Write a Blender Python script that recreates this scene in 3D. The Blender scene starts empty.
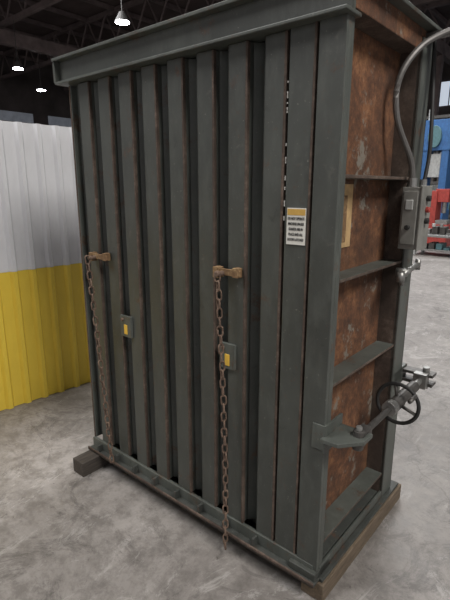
import bpy, math, random
from mathutils import Vector, Matrix
random.seed(4)
f=460.0; TH=math.atan(113/f)
S=bpy.context.scene
COL=S.collection

# ---------------------------------------------------------------- materials
def newmat(name):
    m=bpy.data.materials.new(name); m.use_nodes=True
    nt=m.node_tree; b=nt.nodes['Principled BSDF']
    return m,nt,b
def N(nt,t,**k):
    n=nt.nodes.new(t)
    for a,v in k.items(): setattr(n,a,v)
    return n
def noise(nt,scale,detail=6,rough=.6,stretch=None,dist=0.0):
    tc=N(nt,'ShaderNodeTexCoord'); mp=N(nt,'ShaderNodeMapping')
    if stretch: mp.inputs['Scale'].default_value=stretch
    nt.links.new(tc.outputs['Object'],mp.inputs['Vector'])
    n=N(nt,'ShaderNodeTexNoise'); n.inputs['Scale'].default_value=scale
    n.inputs['Detail'].default_value=detail; n.inputs['Roughness'].default_value=rough
    n.inputs['Distortion'].default_value=dist
    nt.links.new(mp.outputs['Vector'],n.inputs['Vector'])
    return n.outputs['Fac']
def ramp(nt,src,stops):
    r=N(nt,'ShaderNodeValToRGB'); e=r.color_ramp.elements
    while len(e)<len(stops): e.new(.5)
    for i,(p,c) in enumerate(stops):
        e[i].position=p; e[i].color=(c,c,c,1) if not hasattr(c,'__len__') else (*c,1)
    nt.links.new(src,r.inputs['Fac']); return r.outputs['Color']
def mix(nt,fac,a,b):
    m=N(nt,'ShaderNodeMix',data_type='RGBA')
    L=nt.links
    if hasattr(fac,'is_linked'): L.new(fac,m.inputs[0])
    else: m.inputs[0].default_value=fac
    for s,i in ((a,6),(b,7)):
        if hasattr(s,'is_linked'): L.new(s,m.inputs[i])
        else: m.inputs[i].default_value=(*s,1)
    return m.outputs[2]
def bump(nt,b,src,strength=.3,dist=.004):
    n=N(nt,'ShaderNodeBump'); n.inputs['Strength'].default_value=strength; n.inputs['Distance'].default_value=dist
    nt.links.new(src,n.inputs['Height']); nt.links.new(n.outputs['Normal'],b.inputs['Normal'])
def simple(name,c,rough=.6,metal=0,var=.25,scale=12,em=None,es=0):
    m,nt,b=newmat(name)
    n=noise(nt,scale)
    col=ramp(nt,n,[(.3,tuple(x*(1-var) for x in c)),(.7,tuple(min(1,x*(1+var)) for x in c))])
    nt.links.new(col,b.inputs['Base Color'])
    b.inputs['Roughness'].default_value=rough; b.inputs['Metallic'].default_value=metal
    if em: b.inputs['Emission Color'].default_value=(*em,1); b.inputs['Emission Strength'].default_value=es
    return m
def painted(name,base,rust_amt=.6,rough=.45):
    m,nt,b=newmat(name)
    n1=noise(nt,2.5,5,.6,(1,1,.5)); n2=noise(nt,18,6,.7,(1,1,.35)); n3=noise(nt,60,4,.7); n4=noise(nt,11,12,.8,None,.3)
    c=ramp(nt,n1,[(.32,tuple(x*.75 for x in base)),(.5,base),(.68,tuple(x*1.3 for x in base))])
    c=mix(nt,ramp(nt,n2,[(.48,0),(.72,.45)]),c,tuple(x*1.9 for x in base))
    c=mix(nt,ramp(nt,n4,[(.58,0),(.66,.4)]),c,(.13,.125,.11))
    c=mix(nt,ramp(nt,n4,[(.34,.5),(.42,0)]),c,(.022,.023,.021))
    rc=ramp(nt,n3,[(.3,(.045,.027,.019)),(.7,(.12,.066,.040))])
    mask=ramp(nt,noise(nt,8,12,.8,None,.3),[(rust_amt-.03,0),(rust_amt+.04,.8)])
    c=mix(nt,mask,c,rc)
    c=mix(nt,ramp(nt,noise(nt,90,3,.6),[(.69,0),(.73,.5)]),c,(.26,.25,.22))
    nt.links.new(c,b.inputs['Base Color'])
    nt.links.new(ramp(nt,n2,[(.3,rough-.05),(.7,rough+.15)]),b.inputs['Roughness'])
    bump(nt,b,n4,.15,.002)
    return m
def rusty(name,a,bb,cc,scale=5,flake=None,grime=.6):
    m,nt,b=newmat(name)
    n1=noise(nt,scale,14,.8,None,.0); n2=noise(nt,38,8,.8); n5=noise(nt,2.6,6,.6)
    c=ramp(nt,n1,[(.36,a),(.5,bb),(.62,cc)])
    c=mix(nt,ramp(nt,n2,[(.45,0),(.62,.6)]),c,a)
    c=mix(nt,ramp(nt,n5,[(.42,0),(.62,grime)]),c,tuple(x*.8 for x in a))
    if flake:
        c=mix(nt,ramp(nt,noise(nt,7,12,.8),[(.57,0),(.61,.8)]),c,flake)
    nt.links.new(c,b.inputs['Base Color']); b.inputs['Roughness'].default_value=.85
    bump(nt,b,n2,.7,.004)
    return m
BASE=(.056,.061,.055)
GREEN=painted('green_grey_paint',BASE,.61,.40)
GREEN2=painted('worn_green_paint',(.076,.084,.076),.58,.42)
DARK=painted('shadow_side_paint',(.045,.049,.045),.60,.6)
RUSTE=rusty('rusty_edge',(.050,.036,.028),(.105,.074,.058),(.19,.145,.115),9)
RUSTP=rusty('rusty_panel',(.050,.026,.016),(.15,.063,.029),(.28,.13,.058),9,(.20,.19,.16),.45)
RUSTC=rusty('rusty_chain_steel',(.075,.050,.038),(.155,.10,.072),(.24,.175,.13),30,None,.2)
BRASS=rusty('yellowed_bracket',(.11,.06,.03),(.24,.145,.07),(.40,.28,.14),20,None,.2)
STEEL=simple('bare_steel',(.30,.30,.29),.4,.7,.35,20)
DSTEEL=simple('dark_steel',(.09,.085,.08),.5,.5,.35,20)
BOXG=simple('grey_enamel',(.20,.20,.185),.5,0,.25,15)
BLACK=simple('black_rubber',(.02,.02,.02),.6)
WHITE=simple('sign_white',(.70,.69,.64),.5,0,.08,20)
YEL=simple('sticker_yellow',(.70,.44,.06),.5,0,.12,20)
HEAD=simple('sign_header_amber',(.55,.34,.08),.5,0,.2,20)
PAPER=simple('aged_paper_tag',(.46,.31,.15),.8,0,.3,14)
CONDUIT=simple('conduit_grey',(.13,.125,.12),.45,.3)
RED=simple('machine_red',(.36,.05,.04),.5); BLUE=simple('machine_blue',(.035,.12,.30),.5)
LGREY=simple('light_grey_machine',(.40,.41,.40),.5); TEAL=simple('machine_teal',(.08,.17,.19),.5)
def woodmat(name,a,bb):
    m,nt,b=newmat(name)
    n=noise(nt,10,8,.7,(8,.8,8),.5)
    nt.links.new(ramp(nt,n,[(.3,a),(.7,bb)]),b.inputs['Base Color']); b.inputs['Roughness'].default_value=.85
    bump(nt,b,n,.4,.004); return m
WOOD=woodmat('pine_timber',(.075,.056,.038),(.19,.145,.10))
DWOOD=woodmat('dirty_timber',(.030,.026,.023),(.075,.062,.052))
def concrete():
    m,nt,b=newmat('stained_concrete')
    n1=noise(nt,.8,12,.78,None,.8); n2=noise(nt,9,12,.8); n3=noise(nt,2.2,14,.85,None,1.5)
    c=ramp(nt,n1,[(.32,(.135,.122,.113)),(.5,(.25,.233,.220)),(.68,(.36,.340,.324))])
    c=mix(nt,ramp(nt,n2,[(.40,.7),(.56,0)]),c,(.12,.11,.102))
    c=mix(nt,ramp(nt,n3,[(.52,0),(.60,.7)]),c,(.085,.078,.073))
    c=mix(nt,ramp(nt,noise(nt,4,14,.85,(1,.4,1),2.5),[(.55,0),(.60,.45)]),c,(.45,.435,.42))
    c=mix(nt,ramp(nt,noise(nt,14,8,.8,None,1),[(.62,0),(.66,.75)]),c,(.06,.052,.048))
    tc=N(nt,'ShaderNodeTexCoord'); wn=N(nt,'ShaderNodeTexNoise'); wn.inputs['Scale'].default_value=3; wn.inputs['Detail'].default_value=8
    nt.links.new(tc.outputs['Object'],wn.inputs['Vector'])
    ad=N(nt,'ShaderNodeMix',data_type='VECTOR'); ad.inputs[0].default_value=.3
    nt.links.new(tc.outputs['Object'],ad.inputs[4]); nt.links.new(wn.outputs['Color'],ad.inputs[5])
    v=N(nt,'ShaderNodeTexVoronoi',feature='DISTANCE_TO_EDGE'); v.inputs['Scale'].default_value=.6
    nt.links.new(ad.outputs[1],v.inputs['Vector'])
    c=mix(nt,ramp(nt,v.outputs['Distance'],[(0.0,.5),(.004,0)]),c,(.08,.07,.065))
    nt.links.new(c,b.inputs['Base Color'])
    nt.links.new(ramp(nt,n2,[(.3,.40),(.7,.7)]),b.inputs['Roughness'])
    bump(nt,b,n2,.2,.004); return m
CONC=concrete()
def sheet(name,c):
    m,nt,b=newmat(name)
    n=noise(nt,4,8,.7,(1,1,.3))
    nt.links.new(ramp(nt,n,[(.3,tuple(x*.85 for x in c)),(.65,c)]),b.inputs['Base Color'])
    b.inputs['Roughness'].default_value=.5; return m
PWHITE=sheet('white_sheet_metal',(.70,.71,.74)); PYEL=sheet('yellow_sheet_metal',(.82,.60,.07))
CEIL=simple('ceiling_deck',(.095,.070,.065),.9,0,.3,.6); TRUSS=simple('truss_steel',(.15,.115,.11),.7,0,.3,2)
HALL=simple('hall_wall_sheet',(.080,.066,.063),.85,0,.4,.5)
WIN=simple('window_daylight',(.5,.6,.7),.4,0,.1,1,(.8,.88,1),.6)
WIN2=simple('window_dusty',(.3,.33,.36),.6,0,.3,1,(.8,.85,1),.06)
LAMP=simple('lamp_glow',(1,1,1),.4,0,0,1,(.95,.97,1),60)

# ---------------------------------------------------------------- mesh builder
class MB:
    def __init__(s): s.v=[];s.f=[];s.m=[];s.mats=[]
    def mi(s,mat):
        if mat not in s.mats: s.mats.append(mat)
        return s.mats.index(mat)
    def add(s,vs,fs,mat):
        o=len(s.v); s.v+= [tuple(v) for v in vs]
        for i,q in enumerate(fs):
            s.f.append([o+k for k in q]); s.m.append(s.mi(mat[i] if isinstance(mat,list) else mat))
    def box(s,x0,x1,y0,y1,z0,z1,mat,rx=None,M=None):
        vs=[(x0,y0,z0),(x1,y0,z0),(x1,y1,z0),(x0,y1,z0),(x0,y0,z1),(x1,y0,z1),(x1,y1,z1),(x0,y1,z1)]
        if M: vs=[M@Vector(v) for v in vs]
        fs=[(0,3,2,1),(4,5,6,7),(0,1,5,4),(1,2,6,5),(2,3,7,6),(3,0,4,7)]
        s.add(vs,fs,[mat,mat,mat,rx or mat,mat,mat])
    def cyl(s,p0,p1,r,mat,n=14,r1=None):
        p0=Vector(p0);p1=Vector(p1); r1=r if r1 is None else r1
        q=(p1-p0).to_track_quat('Z','Y'); vs=[]
        for P,R in((p0,r),(p1,r1)):
            for i in range(n):
                a=2*math.pi*i/n; vs.append(P+q@Vector((math.cos(a)*R,math.sin(a)*R,0)))
        fs=[(i,(i+1)%n,n+(i+1)%n,n+i) for i in range(n)]+[tuple(range(n-1,-1,-1)),tuple(range(n,2*n))]
        s.add(vs,fs,mat)
    def ring(s,cn,R,r,M,mat,nu=28,nv=8,sx=1.0,ln=0.0):
        vs=[]
        for i in range(nu):
            a=2*math.pi*i/nu
            cx=math.cos(a)*R; cy=math.sin(a)*R+ (ln if math.sin(a)>0 else -ln)
            for j in range(nv):
                b=2*math.pi*j/nv
                vs.append(Vector(cn)+M@Vector((cx+math.cos(a)*math.cos(b)*r,cy+math.sin(a)*math.cos(b)*r,math.sin(b)*r)))
        fs=[(i*nv+j,((i+1)%nu)*nv+j,((i+1)%nu)*nv+(j+1)%nv,i*nv+(j+1)%nv) for i in range(nu) for j in range(nv)]
        s.add(vs,fs,mat)
    def tube(s,pts,r,mat,n=10,sub=6):
        P=[Vector(p) for p in pts]; Q=[]
        for i in range(len(P)-1):
            a=P[max(i-1,0)];b=P[i];c=P[i+1];d=P[min(i+2,len(P)-1)]
            for k in range(sub):
                t=k/sub
                Q.append(.5*((2*b)+(c-a)*t+(2*a-5*b+4*c-d)*t*t+(3*b-a-3*c+d)*t**3))
        Q.append(P[-1]); vs=[]
        for i,p in enumerate(Q):
            t=(Q[min(i+1,len(Q)-1)]-Q[max(i-1,0)]).normalized(); q=t.to_track_quat('Z','Y')
            for k in range(n):
                a=2*math.pi*k/n; vs.append(p+q@Vector((math.cos(a)*r,math.sin(a)*r,0)))
        fs=[(i*n+k,i*n+(k+1)%n,(i+1)*n+(k+1)%n,(i+1)*n+k) for i in range(len(Q)-1) for k in range(n)]
        fs+=[tuple(range(n-1,-1,-1)),tuple((len(Q)-1)*n+k for k in range(n))]
        s.add(vs,fs,mat)
    def obj(s,name,parent=None,bevel=0,smooth=False):
        me=bpy.data.meshes.new(name); me.from_pydata(s.v,[],s.f)
        for m in s.mats: me.materials.append(m)
        for p,i in zip(me.polygons,s.m): p.material_index=i; p.use_smooth=smooth
        me.update()
        o=bpy.data.objects.new(name,me); COL.objects.link(o)
        if parent: o.parent=parent
        if bevel:
            b=o.modifiers.new('bevel','BEVEL'); b.width=bevel; b.segments=2; b.limit_method='ANGLE'
        return o
def empty(name,loc=(0,0,0),rz=0):
    e=bpy.data.objects.new(name,None); COL.objects.link(e); e.location=loc; e.rotation_euler=(0,0,rz); return e
RZ=math.atan2(-.648,.7615)
RX90=Matrix.Rotation(math.pi/2,3,'X')

# ---------------------------------------------------------------- machine
mach=empty('steel_press_cabinet',(0.368,1.506,0),RZ)
W=1.50; D=.75; HT=2.2
b=MB()
b.box(-W,-.10,.062,D-.02,.12,HT-.02,GREEN)
b.obj('inner_body',mach)
b=MB()
n=9; pitch=(W-.215)/8.0
for i in range(n):
    xr=-.215-i*pitch; fw=.090
    x0=max(xr-fw,-W)
    yo=random.uniform(-.004,.004); zt=2.09
    b.box(x0,xr-.008,yo,yo+.010,.15,zt,GREEN,RUSTE)
    b.box(xr-.010,xr,yo-.002,yo+.014,.15,zt,RUSTE)
    # folded return lips of the channel section
    b.box(x0-.0,x0+.006,yo,yo+.045,.15,zt,GREEN2)
    b.box(xr-.010,xr-.002,yo+.012,.064,.15,zt,GREEN2)
    # narrow sloping fillet inside each groove
    if i>0:
        xg=xr+.004
        b.add([(xg-.004,.062,.15),(xg+.028,.062,.15),(xg-.004,.030,.15),(xg-.004,.062,zt),(xg+.028,.062,zt),(xg-.004,.030,zt)],
              [(0,1,2),(3,5,4),(1,4,5,2),(0,2,5,3),(0,3,4,1)],GREEN2)
b.obj('front_ribs',mach,.0015)
b=MB()
b.box(-.205,-.113,-.004,.012,.13,2.10,GREEN,RUSTE)
b.box(-.115,-.105,-.007,.014,.13,2.10,RUSTE)
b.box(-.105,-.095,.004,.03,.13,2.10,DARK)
b.box(-.096,-.004,-.010,.010,.10,2.14,GREEN,GREEN2)
b.box(-.014,-.004,.008,.04,.10,2.14,GREEN2)
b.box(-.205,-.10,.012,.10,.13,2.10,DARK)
b.obj('corner_post',mach,.003)
b=MB()
b.box(-W-.06,.03,-.055,.10,HT-.002,HT+.012,GREEN2)
b.box(-W-.05,.012,-.02,-.005,2.10,HT,GREEN,GREEN)
b.box(-W-.05,.012,-.05,.05,2.092,2.104,GREEN2)
b.box(-W-.06,-W-.045,-.05,.10,2.10,HT,GREEN)
b.box(-.10,.035,.04,D+.02,HT-.002,HT+.012,GREEN2)
b.box(-.10,-.005,.04,D,2.12,HT,RUSTE,RUSTP)
b.box(-W-.05,-.09,.09,D+.02,HT-.002,HT+.01,GREEN)
b.obj('top_channel',mach,.003)
b=MB()
b.box(-W-.01,-.02,-.012,.006,.09,.150,GREEN2)
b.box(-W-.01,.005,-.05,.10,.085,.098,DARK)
b.box(-W-.01,.005,-.05,-.042,.085,.106,RUSTE)
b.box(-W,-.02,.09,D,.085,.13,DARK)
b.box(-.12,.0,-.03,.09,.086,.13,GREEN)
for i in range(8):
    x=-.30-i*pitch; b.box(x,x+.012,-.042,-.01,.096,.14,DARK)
b.obj('bottom_rail',mach,.003)
b=MB()
b.box(-.105,-.085,.02,.66,.10,2.15,RUSTP)
PY=.625
b.box(-.10,-.085,PY-.01,PY+.005,.10,2.17,GREEN)
b.box(-.095,.0,PY,PY+.012,.10,2.17,RUSTE)
b.box(-.015,.0,PY,D,.10,2.17,GREEN2)
b.box(-.10,-.0,D-.013,D,.10,2.17,GREEN)
for z in (1.64,1.29,.905,.24):
    b.box(-.09,-.006,.01,PY+.002,z-.012,z,GREEN2,RUSTE)
b.box(-.09,.0,.01,PY+.002,.10,.112,RUSTE)
b.box(-.012,.0,.01,PY+.002,.10,.14,GREEN2)
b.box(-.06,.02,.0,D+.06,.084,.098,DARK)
b.obj('side_frame',mach,.0025)
b=MB(); b.box(-.086,-.082,.155,.265,1.38,1.61,PAPER); b.box(-.083,-.080,.17,.22,1.40,1.57,BRASS)
b.obj('paper_tag',mach)
b=MB(); b.box(-.193,-.118,-.0085,-.004,1.405,1.53,WHITE); b.box(-.191,-.120,-.0095,-.007,1.506,1.527,HEAD)
b.obj('safety_sign',mach)
for k,t in enumerate(("DO NOT OPERATE","MACHINE UNLESS","GUARDS ARE IN","PLACE AND ALL","DOORS LATCHED")):
    cu=bpy.data.curves.new('sign_text','FONT'); cu.body=t; cu.size=.0135; cu.align_x='CENTER'; cu.extrude=.0004
    cu.offset=.0002
    o=bpy.data.objects.new('sign_text_%d'%k,cu); COL.objects.link(o); cu.materials.append(BLACK)
    o.parent=mach; o.location=(-.1555,-.0095,1.490-k*.018); o.rotation_euler=(math.pi/2,0,0); o.scale=(.58,1,1)
b=MB()
for x0,x1,z in((-1.385,-1.235,1.25),(-.52,-.385,1.27)):
    b.box(x0,x1,-.030,-.018,z-.008,z+.018,BRASS)
    b.box(x0,x0+.03,-.034,.0,z-.022,z+.022,BRASS)
    b.box(x1-.035,x1-.008,-.032,.0,z-.012,z+.026,BRASS)
    b.cyl((x0+.05,-.07,z),(x0+.05,-.01,z),.010,RUSTC)
b.obj('latch_brackets',mach,.002)
b=MB()
for x0,z in((-1.17,.86),(-.50,.865)):
    b.box(x0,x0+.08,-.016,.0,z,z+.11,GREEN2)
    b.box(x0+.03,x0+.055,-.019,-.015,z+.015,z+.065,YEL)
    b.cyl((x0+.02,-.025,z+.09),(x0+.02,-.012,z+.09),.008,RUSTC)
b.obj('tag_plates',mach,.002)
def chain(name,p0,p1,sag=.01,L=.033,s=1.0):
    b=MB(); p0=Vector(p0);p1=Vector(p1); L*=s; tot=(p1-p0).length; k=int(tot/L)
    d=(p1-p0).normalized()
    for i in range(k+1):
        t=i/k; p=p0.lerp(p1,t)+Vector((sag*math.sin(t*math.pi)+random.uniform(-.002,.002),random.uniform(-.001,.001),0))
        q=d.to_track_quat('Y','Z').to_matrix()
        M=q@Matrix.Rotation((math.pi/2 if i%2 else 0)+random.uniform(-.3,.3)+.5,3,'Y')
        b.ring(p,.0095*s,.0036*s,M,RUSTC,14,6,1,.009*s)
    return b.obj(name,mach,smooth=True)
chain('chain_1',(-1.335,-.075,1.24),(-1.262,-.06,.13),.006,s=1.2)
chain('chain_2',(-.470,-.060,1.26),(-.425,-.066,.05),.012,s=1.1)
b=MB()
for i in range(16):
    z=random.uniform(1.48,1.95); b.box(-.213,-.209,.0,.004,z,z+random.uniform(.004,.018),WHITE)  # light in the narrow slit, put in as small white flecks
b.obj('slit_light_flecks',mach)
b=MB()
b.box(.0,.075,.545,.655,1.35,1.60,BOXG); b.box(.073,.082,.54,.66,1.345,1.605,BOXG)
b.box(.008,.066,.538,.546,1.37,1.585,BOXG)
for z,m in((1.555,BLACK),(1.51,RED),(1.465,BLACK)):
    b.cyl((.082,.60,z),(.098,.60,z),.012,m)
b.box(.02,.05,.533,.54,1.51,1.55,LGREY); b.cyl((.036,.522,1.44),(.036,.54,1.44),.010,BLACK)
b.box(-.01,.02,.655,.70,1.40,1.56,DSTEEL)
b.obj('control_box',mach,.003)
b=MB()
b.tube([(.025,.58,1.60),(.015,.57,1.70),(-.03,.50,1.86),(-.03,.49,2.0),(.02,.56,2.12),(.10,.70,2.20),(.16,.83,2.27)],.012,CONDUIT)
b.tube([(.055,.62,1.60),(.055,.66,1.75),(.03,.70,2.0),(.01,.72,2.2)],.008,BLACK)
b.cyl((.025,.58,1.60),(.025,.58,1.635),.018,STEEL); b.cyl((.055,.62,1.60),(.055,.62,1.63),.014,STEEL)
b.box(-.02,.12,.66,.70,2.17,2.19,DSTEEL); b.box(.10,.12,.66,.70,2.10,2.26,DSTEEL)
b.obj('conduit',mach,smooth=False)
b=MB()
b.cyl((.0,.56,1.25),(.045,.56,1.25),.018,STEEL); b.cyl((.035,.50,1.24),(.05,.67,1.275),.012,STEEL)
b.cyl((.04,.53,1.25),(.04,.52,1.20),.009,STEEL); b.cyl((.04,.50,1.22),(.04,.50,1.26),.016,STEEL)
b.cyl((.05,.67,1.25),(.05,.67,1.295),.012,STEEL)
b.obj('toggle_clamp',mach,smooth=True)
zc=.715
b=MB()
b.add([(-.006,-.035,zc-.008),(.06,-.03,zc-.008),(.125,.05,zc-.008),(.125,.12,zc-.008),(-.006,.12,zc-.008),
       (-.006,-.035,zc+.008),(.06,-.03,zc+.008),(.125,.05,zc+.008),(.125,.12,zc+.008),(-.006,.12,zc+.008)],
      [(4,3,2,1,0),(5,6,7,8,9),(0,1,6,5),(1,2,7,6),(2,3,8,7),(3,4,9,8),(4,0,5,9)],GREEN2)
b.box(-.05,.0,-.016,-.010,zc-.05,zc+.05,GREEN2)
b.box(-.006,.004,-.015,.12,zc-.06,zc+.05,GREEN2)
b.cyl((.09,.075,zc-.045),(.09,.075,zc+.03),.020,DSTEEL); b.cyl((.09,.075,zc+.03),(.09,.075,zc+.045),.012,STEEL)
b.box(.07,.11,.08,.15,zc-.020,zc+.020,DSTEEL)
b.cyl((.09,.14,zc),(.09,.38,zc),.013,DSTEEL)
b.cyl((.09,.38,zc),(.09,.66,zc),.026,DSTEEL); b.cyl((.09,.36,zc),(.09,.40,zc),.031,STEEL)
b.cyl((.09,.66,zc),(.09,.76,zc),.015,STEEL)
b.box(.06,.12,.73,.77,zc-.035,zc+.035,STEEL)
b.box(-.01,.14,.76,.82,zc+.016,zc+.030,DSTEEL); b.box(-.01,.14,.76,.82,zc-.030,zc-.016,DSTEEL)
b.cyl((.10,.79,zc-.05),(.10,.79,zc+.055),.016,STEEL); b.box(-.02,.0,.64,.82,zc-.04,zc+.04,GREEN2)
b.obj('screw_jack',mach,.002)
b=MB(); c0=(.09,.46,zc-.01)
b.ring(c0,.088,.0085,RX90,BLACK,36,8)
b.cyl((.09,.43,zc-.01),(.09,.49,zc-.01),.024,DSTEEL)
for k in range(3):
    a=math.radians(100+120*k); b.cyl(c0,(.09+.086*math.cos(a),.46,zc-.01+.086*math.sin(a)),.007,DSTEEL)
b.cyl((.09+.07,.46,zc+.045),(.09+.07,.39,zc+.045),.009,DSTEEL)
b.obj('handwheel',mach,smooth=True)
b=MB(); b.box(-1.50,-1.40,-.16,D+.05,0,.085,DWOOD); b.obj('timber_skid_left',mach,.004)
b=MB(); b.box(-.07,.03,-.01,D+.08,0,.082,WOOD); b.obj('timber_skid_right',mach,.004)
b=MB(); b.box(-.80,-.70,.02,D,0,.085,DWOOD); b.obj('timber_skid_mid',mach,.004)

# ---------------------------------------------------------------- sheet wall partition
wang=math.atan2(.717,.697)
wall=empty('wall_partition',(-1.655,3.09,0),wang)
b=MB(); prof=[]; x=-3.0; P=.135
while x<1.6:
    prof+=[(x,0),(x+.075,0),(x+.092,-.024),(x+.118,-.024)]; x+=P
for z0,z1,m,off in((0,1.015,PYEL,-.0),(1.015,2.03,PWHITE,.004)):
    vs=[(px,py+off,z) for z in(z0,z1) for px,py in prof]; k=len(prof)
    b.add(vs,[(i,i+1,k+i+1,k+i) for i in range(k-1)],m)
b.box(-3.0,1.6,.008,.03,0,2.03,PWHITE)
b.obj('corrugated_sheets',wall)

# ---------------------------------------------------------------- hall
hall_rz=RZ
def H(name,b,**k):
    o=b.obj(name,None,**k); o.rotation_euler=(0,0,hall_rz); return o
b=MB(); b.box(-42,32,-20,42,-.1,0,CONC); H('floor',b)
b=MB(); b.box(-42,32,-20,42,12.5,12.7,CEIL); H('ceiling',b)
b=MB(); b.box(-42.3,-42,-20,42,0,12.7,HALL); H('wall_left',b)
b=MB(); b.box(-42,32,42,42.3,0,12.7,HALL); H('wall_back',b)
b=MB()
for y in range(-16,42,6):
    for z in(10.6,12.3): b.box(-42,32,y-.12,y+.12,z-.15,z+.1,TRUSS)
    for i in range(37):
        x=-42+i*2; 
        b.cyl((x,y,10.6),(x+1,y,12.3),.06,TRUSS,6); b.cyl((x+1,y,12.3),(x+2,y,10.6),.06,TRUSS,6)
for x in range(-41,32,3): b.box(x-.08,x+.08,-20,42,12.2,12.45,TRUSS)
for x in(-28,-10): b.box(x-.2,x+.2,-20,42,9.4,10.1,TRUSS)
H('roof_trusses',b)
b=MB()
for x in(-28,-10):
    for y in range(20,42,6):
        b.box(x-.2,x+.2,y-.03,y+.03,0,10.6,TRUSS); b.box(x-.2,x-.17,y-.2,y+.2,0,10.6,TRUSS); b.box(x+.17,x+.2,y-.2,y+.2,0,10.6,TRUSS)
H('building_columns',b)
b=MB(); 
for i in range(9):
    x0=-34+i*7
    for j in range(6): b.box(x0+j,x0+j+.88,41.9,42,8.0,9.8,WIN)
H('window_1',b)
b=MB()
for i in range(7):
    y0=-16+i*8; b.box(-42,-41.9,y0,y0+6.5,7.2,8.0,WIN2)
H('window_2',b)
for (x,y,z) in((-4.0,20,7.85),(-11.5,27.9,8),(-12.5,33.8,8),(5.0,24,8.0)):
    b=MB(); b.cyl((0,0,0),(0,0,.35),.30,DSTEEL,16,.1); b.cyl((0,0,-.03),(0,0,0),.27,LAMP,16); b.cyl((0,0,.3),(0,0,10.4-z),.02,DSTEEL,6)
    o=b.obj('high_bay_lamp'); o.location=(x,y,z)
# ---------------------------------------------------------------- distant machinery (right)
def place(name,b,x,y,rz=hall_rz,bev=.01,sc=1):
    o=b.obj(name,None,bev); o.location=(x,y,0); o.rotation_euler=(0,0,rz); o.scale=(sc,sc,1); return o
b=MB() # blue press
b.box(-.7,-.35,-.5,.5,0,3.3,BLUE); b.box(.35,.7,-.5,.5,0,3.3,BLUE); b.box(-.75,.75,-.55,.55,2.7,3.6,BLUE)
b.box(-.75,.75,-.55,.55,0,.9,BLUE); b.box(-.3,.3,-.35,.35,1.9,2.6,LGREY); b.cyl((0,0,2.2),(0,0,2.8),.12,STEEL)
b.cyl((0,-.56,3.1),(0,-.75,3.1),.32,TEAL,24); b.box(-.3,.3,-.6,.3,.9,1.05,STEEL); b.cyl((-.5,0,3.6),(-.5,0,3.95),.12,LGREY)
b.box(-.75,-.6,-.6,-.5,1.2,2.6,LGREY); b.box(-.2,.2,-.6,-.55,.2,.7,LGREY)
place('mechanical_press',b,6.7,15.2,sc=.6)
b=MB() # red machine
b.box(-.6,.6,-.4,.4,0,.6,RED); b.box(-.45,.1,-.35,.35,.6,1.5,RED); b.box(.0,.5,-.25,.25,1.2,1.55,RED)
b.cyl((.3,0,.9),(.3,0,1.25),.09,STEEL); b.box(.1,.55,-.3,.3,.6,.72,STEEL); b.cyl((-.5,-.3,1.1),(-.5,-.45,1.1),.2,DSTEEL,20)
place('red_drill_machine',b,5.85,13.0,sc=.7)
b=MB() # bench with parts
b.box(-.9,.9,-.4,.4,.45,.50,STEEL)
for sx in(-.82,.82):
    for sy in(-.34,.34): b.box(sx-.04,sx+.04,sy-.04,sy+.04,0,.45,LGREY)
b.box(-.85,.85,-.35,.35,.12,.16,STEEL)
for i in range(10):
    x=-.85+i*.17; h=random.uniform(.06,.28); m=random.choice([STEEL,LGREY,TEAL,DSTEEL])
    b.box(x,x+.12,-.3+random.uniform(0,.2),.1+random.uniform(0,.2),.50,.50+h,m)
    b.cyl((x+.05,-.2,.50+h),(x+.05,-.2,.58+h),.04,random.choice([STEEL,DSTEEL,LGREY]))
    b.box(x,x+.13,-.3,.1,.16,.16+h*.8,random.choice([DSTEEL,STEEL,TEAL]))
place('parts_workbench',b,5.45,10.9,bev=.006)
b=MB() # storage rack
for x in(-2,0,2):
    for y in(-.5,.5): b.box(x-.05,x+.05,y-.05,y+.05,0,4.5,TEAL)
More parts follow.
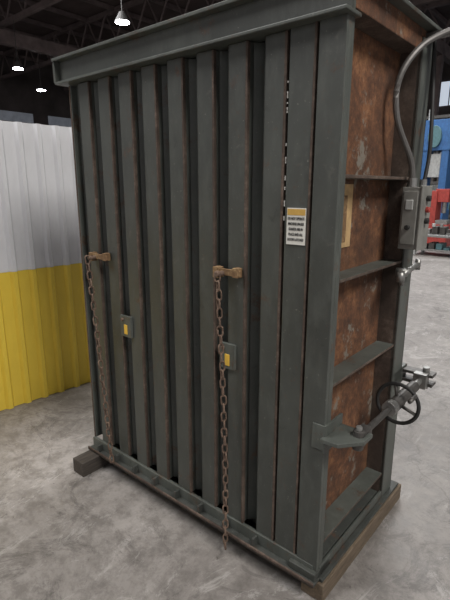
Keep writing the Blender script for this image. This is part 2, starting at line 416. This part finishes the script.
for z in(.3,1.7,3.1,4.4):
    b.box(-2,2,-.55,-.45,z,z+.12,DSTEEL); b.box(-2,2,.45,.55,z,z+.12,DSTEEL); b.box(-2,2,-.5,.5,z+.1,z+.13,DSTEEL)
    for i in range(6):
        x=-1.9+i*.64; h=random.uniform(.4,.95)
        if z<4: b.box(x,x+.5,-.4,.4,z+.13,z+.13+h,random.choice([LGREY,DSTEEL,TEAL,WOOD,BLUE,DWOOD]))
place('storage_rack',b,9.9,20.5)
b=MB()
b.cyl((0,0,0),(0,0,3.6),.5,LGREY,24); b.cyl((0,0,3.6),(0,0,4.2),.5,LGREY,24,.15); b.cyl((0,0,4.2),(0,0,5.2),.12,LGREY)
for z in(.6,1.8,3.0): b.ring((0,0,z),.5,.03,Matrix.Identity(3),STEEL,24,6)
place('storage_tank',b,12.2,27)

# ---------------------------------------------------------------- lights
def area(name,loc,size,power,col=(1,1,1),target=None):
    l=bpy.data.lights.new(name,'AREA'); l.shape='RECTANGLE'; l.size,l.size_y=size; l.energy=power; l.color=col
    o=bpy.data.objects.new(name,l); COL.objects.link(o); o.location=loc
    if target:
        o.rotation_euler=(Vector(target)-Vector(loc)).to_track_quat('-Z','Y').to_euler()
    return o
area('overhead_light_key',(3.5,-2.5,7.5),(2.5,2.5),600,(1,.955,.90),(0,2,0))
area('overhead_light_left',(-5,1,8),(3,3),430,(1,.98,.96),(-1,3,0))
area('overhead_light_back',(3,9,8.5),(4,4),700,(1,.975,.95))
area('overhead_light_far',(6,15,8.8),(6,6),900,(.97,.98,1))
area('overhead_light_hall',(-8,20,8.8),(8,8),900,(.97,.98,1))
w=bpy.data.worlds.new('World'); S.world=w; w.use_nodes=True
w.node_tree.nodes['Background'].inputs[0].default_value=(.98,.95,.98,1); w.node_tree.nodes['Background'].inputs[1].default_value=.55

# ---------------------------------------------------------------- camera
cam=bpy.data.cameras.new('camera'); co=bpy.data.objects.new('camera',cam); COL.objects.link(co)
cam.sensor_fit='VERTICAL'; cam.sensor_height=24; cam.lens=24*f/600
co.location=(0,0,1.6); co.rotation_euler=(math.pi/2-TH,0,0); cam.clip_end=200
S.camera=co
S.view_settings.view_transform='Standard'
S.view_settings.look='None'
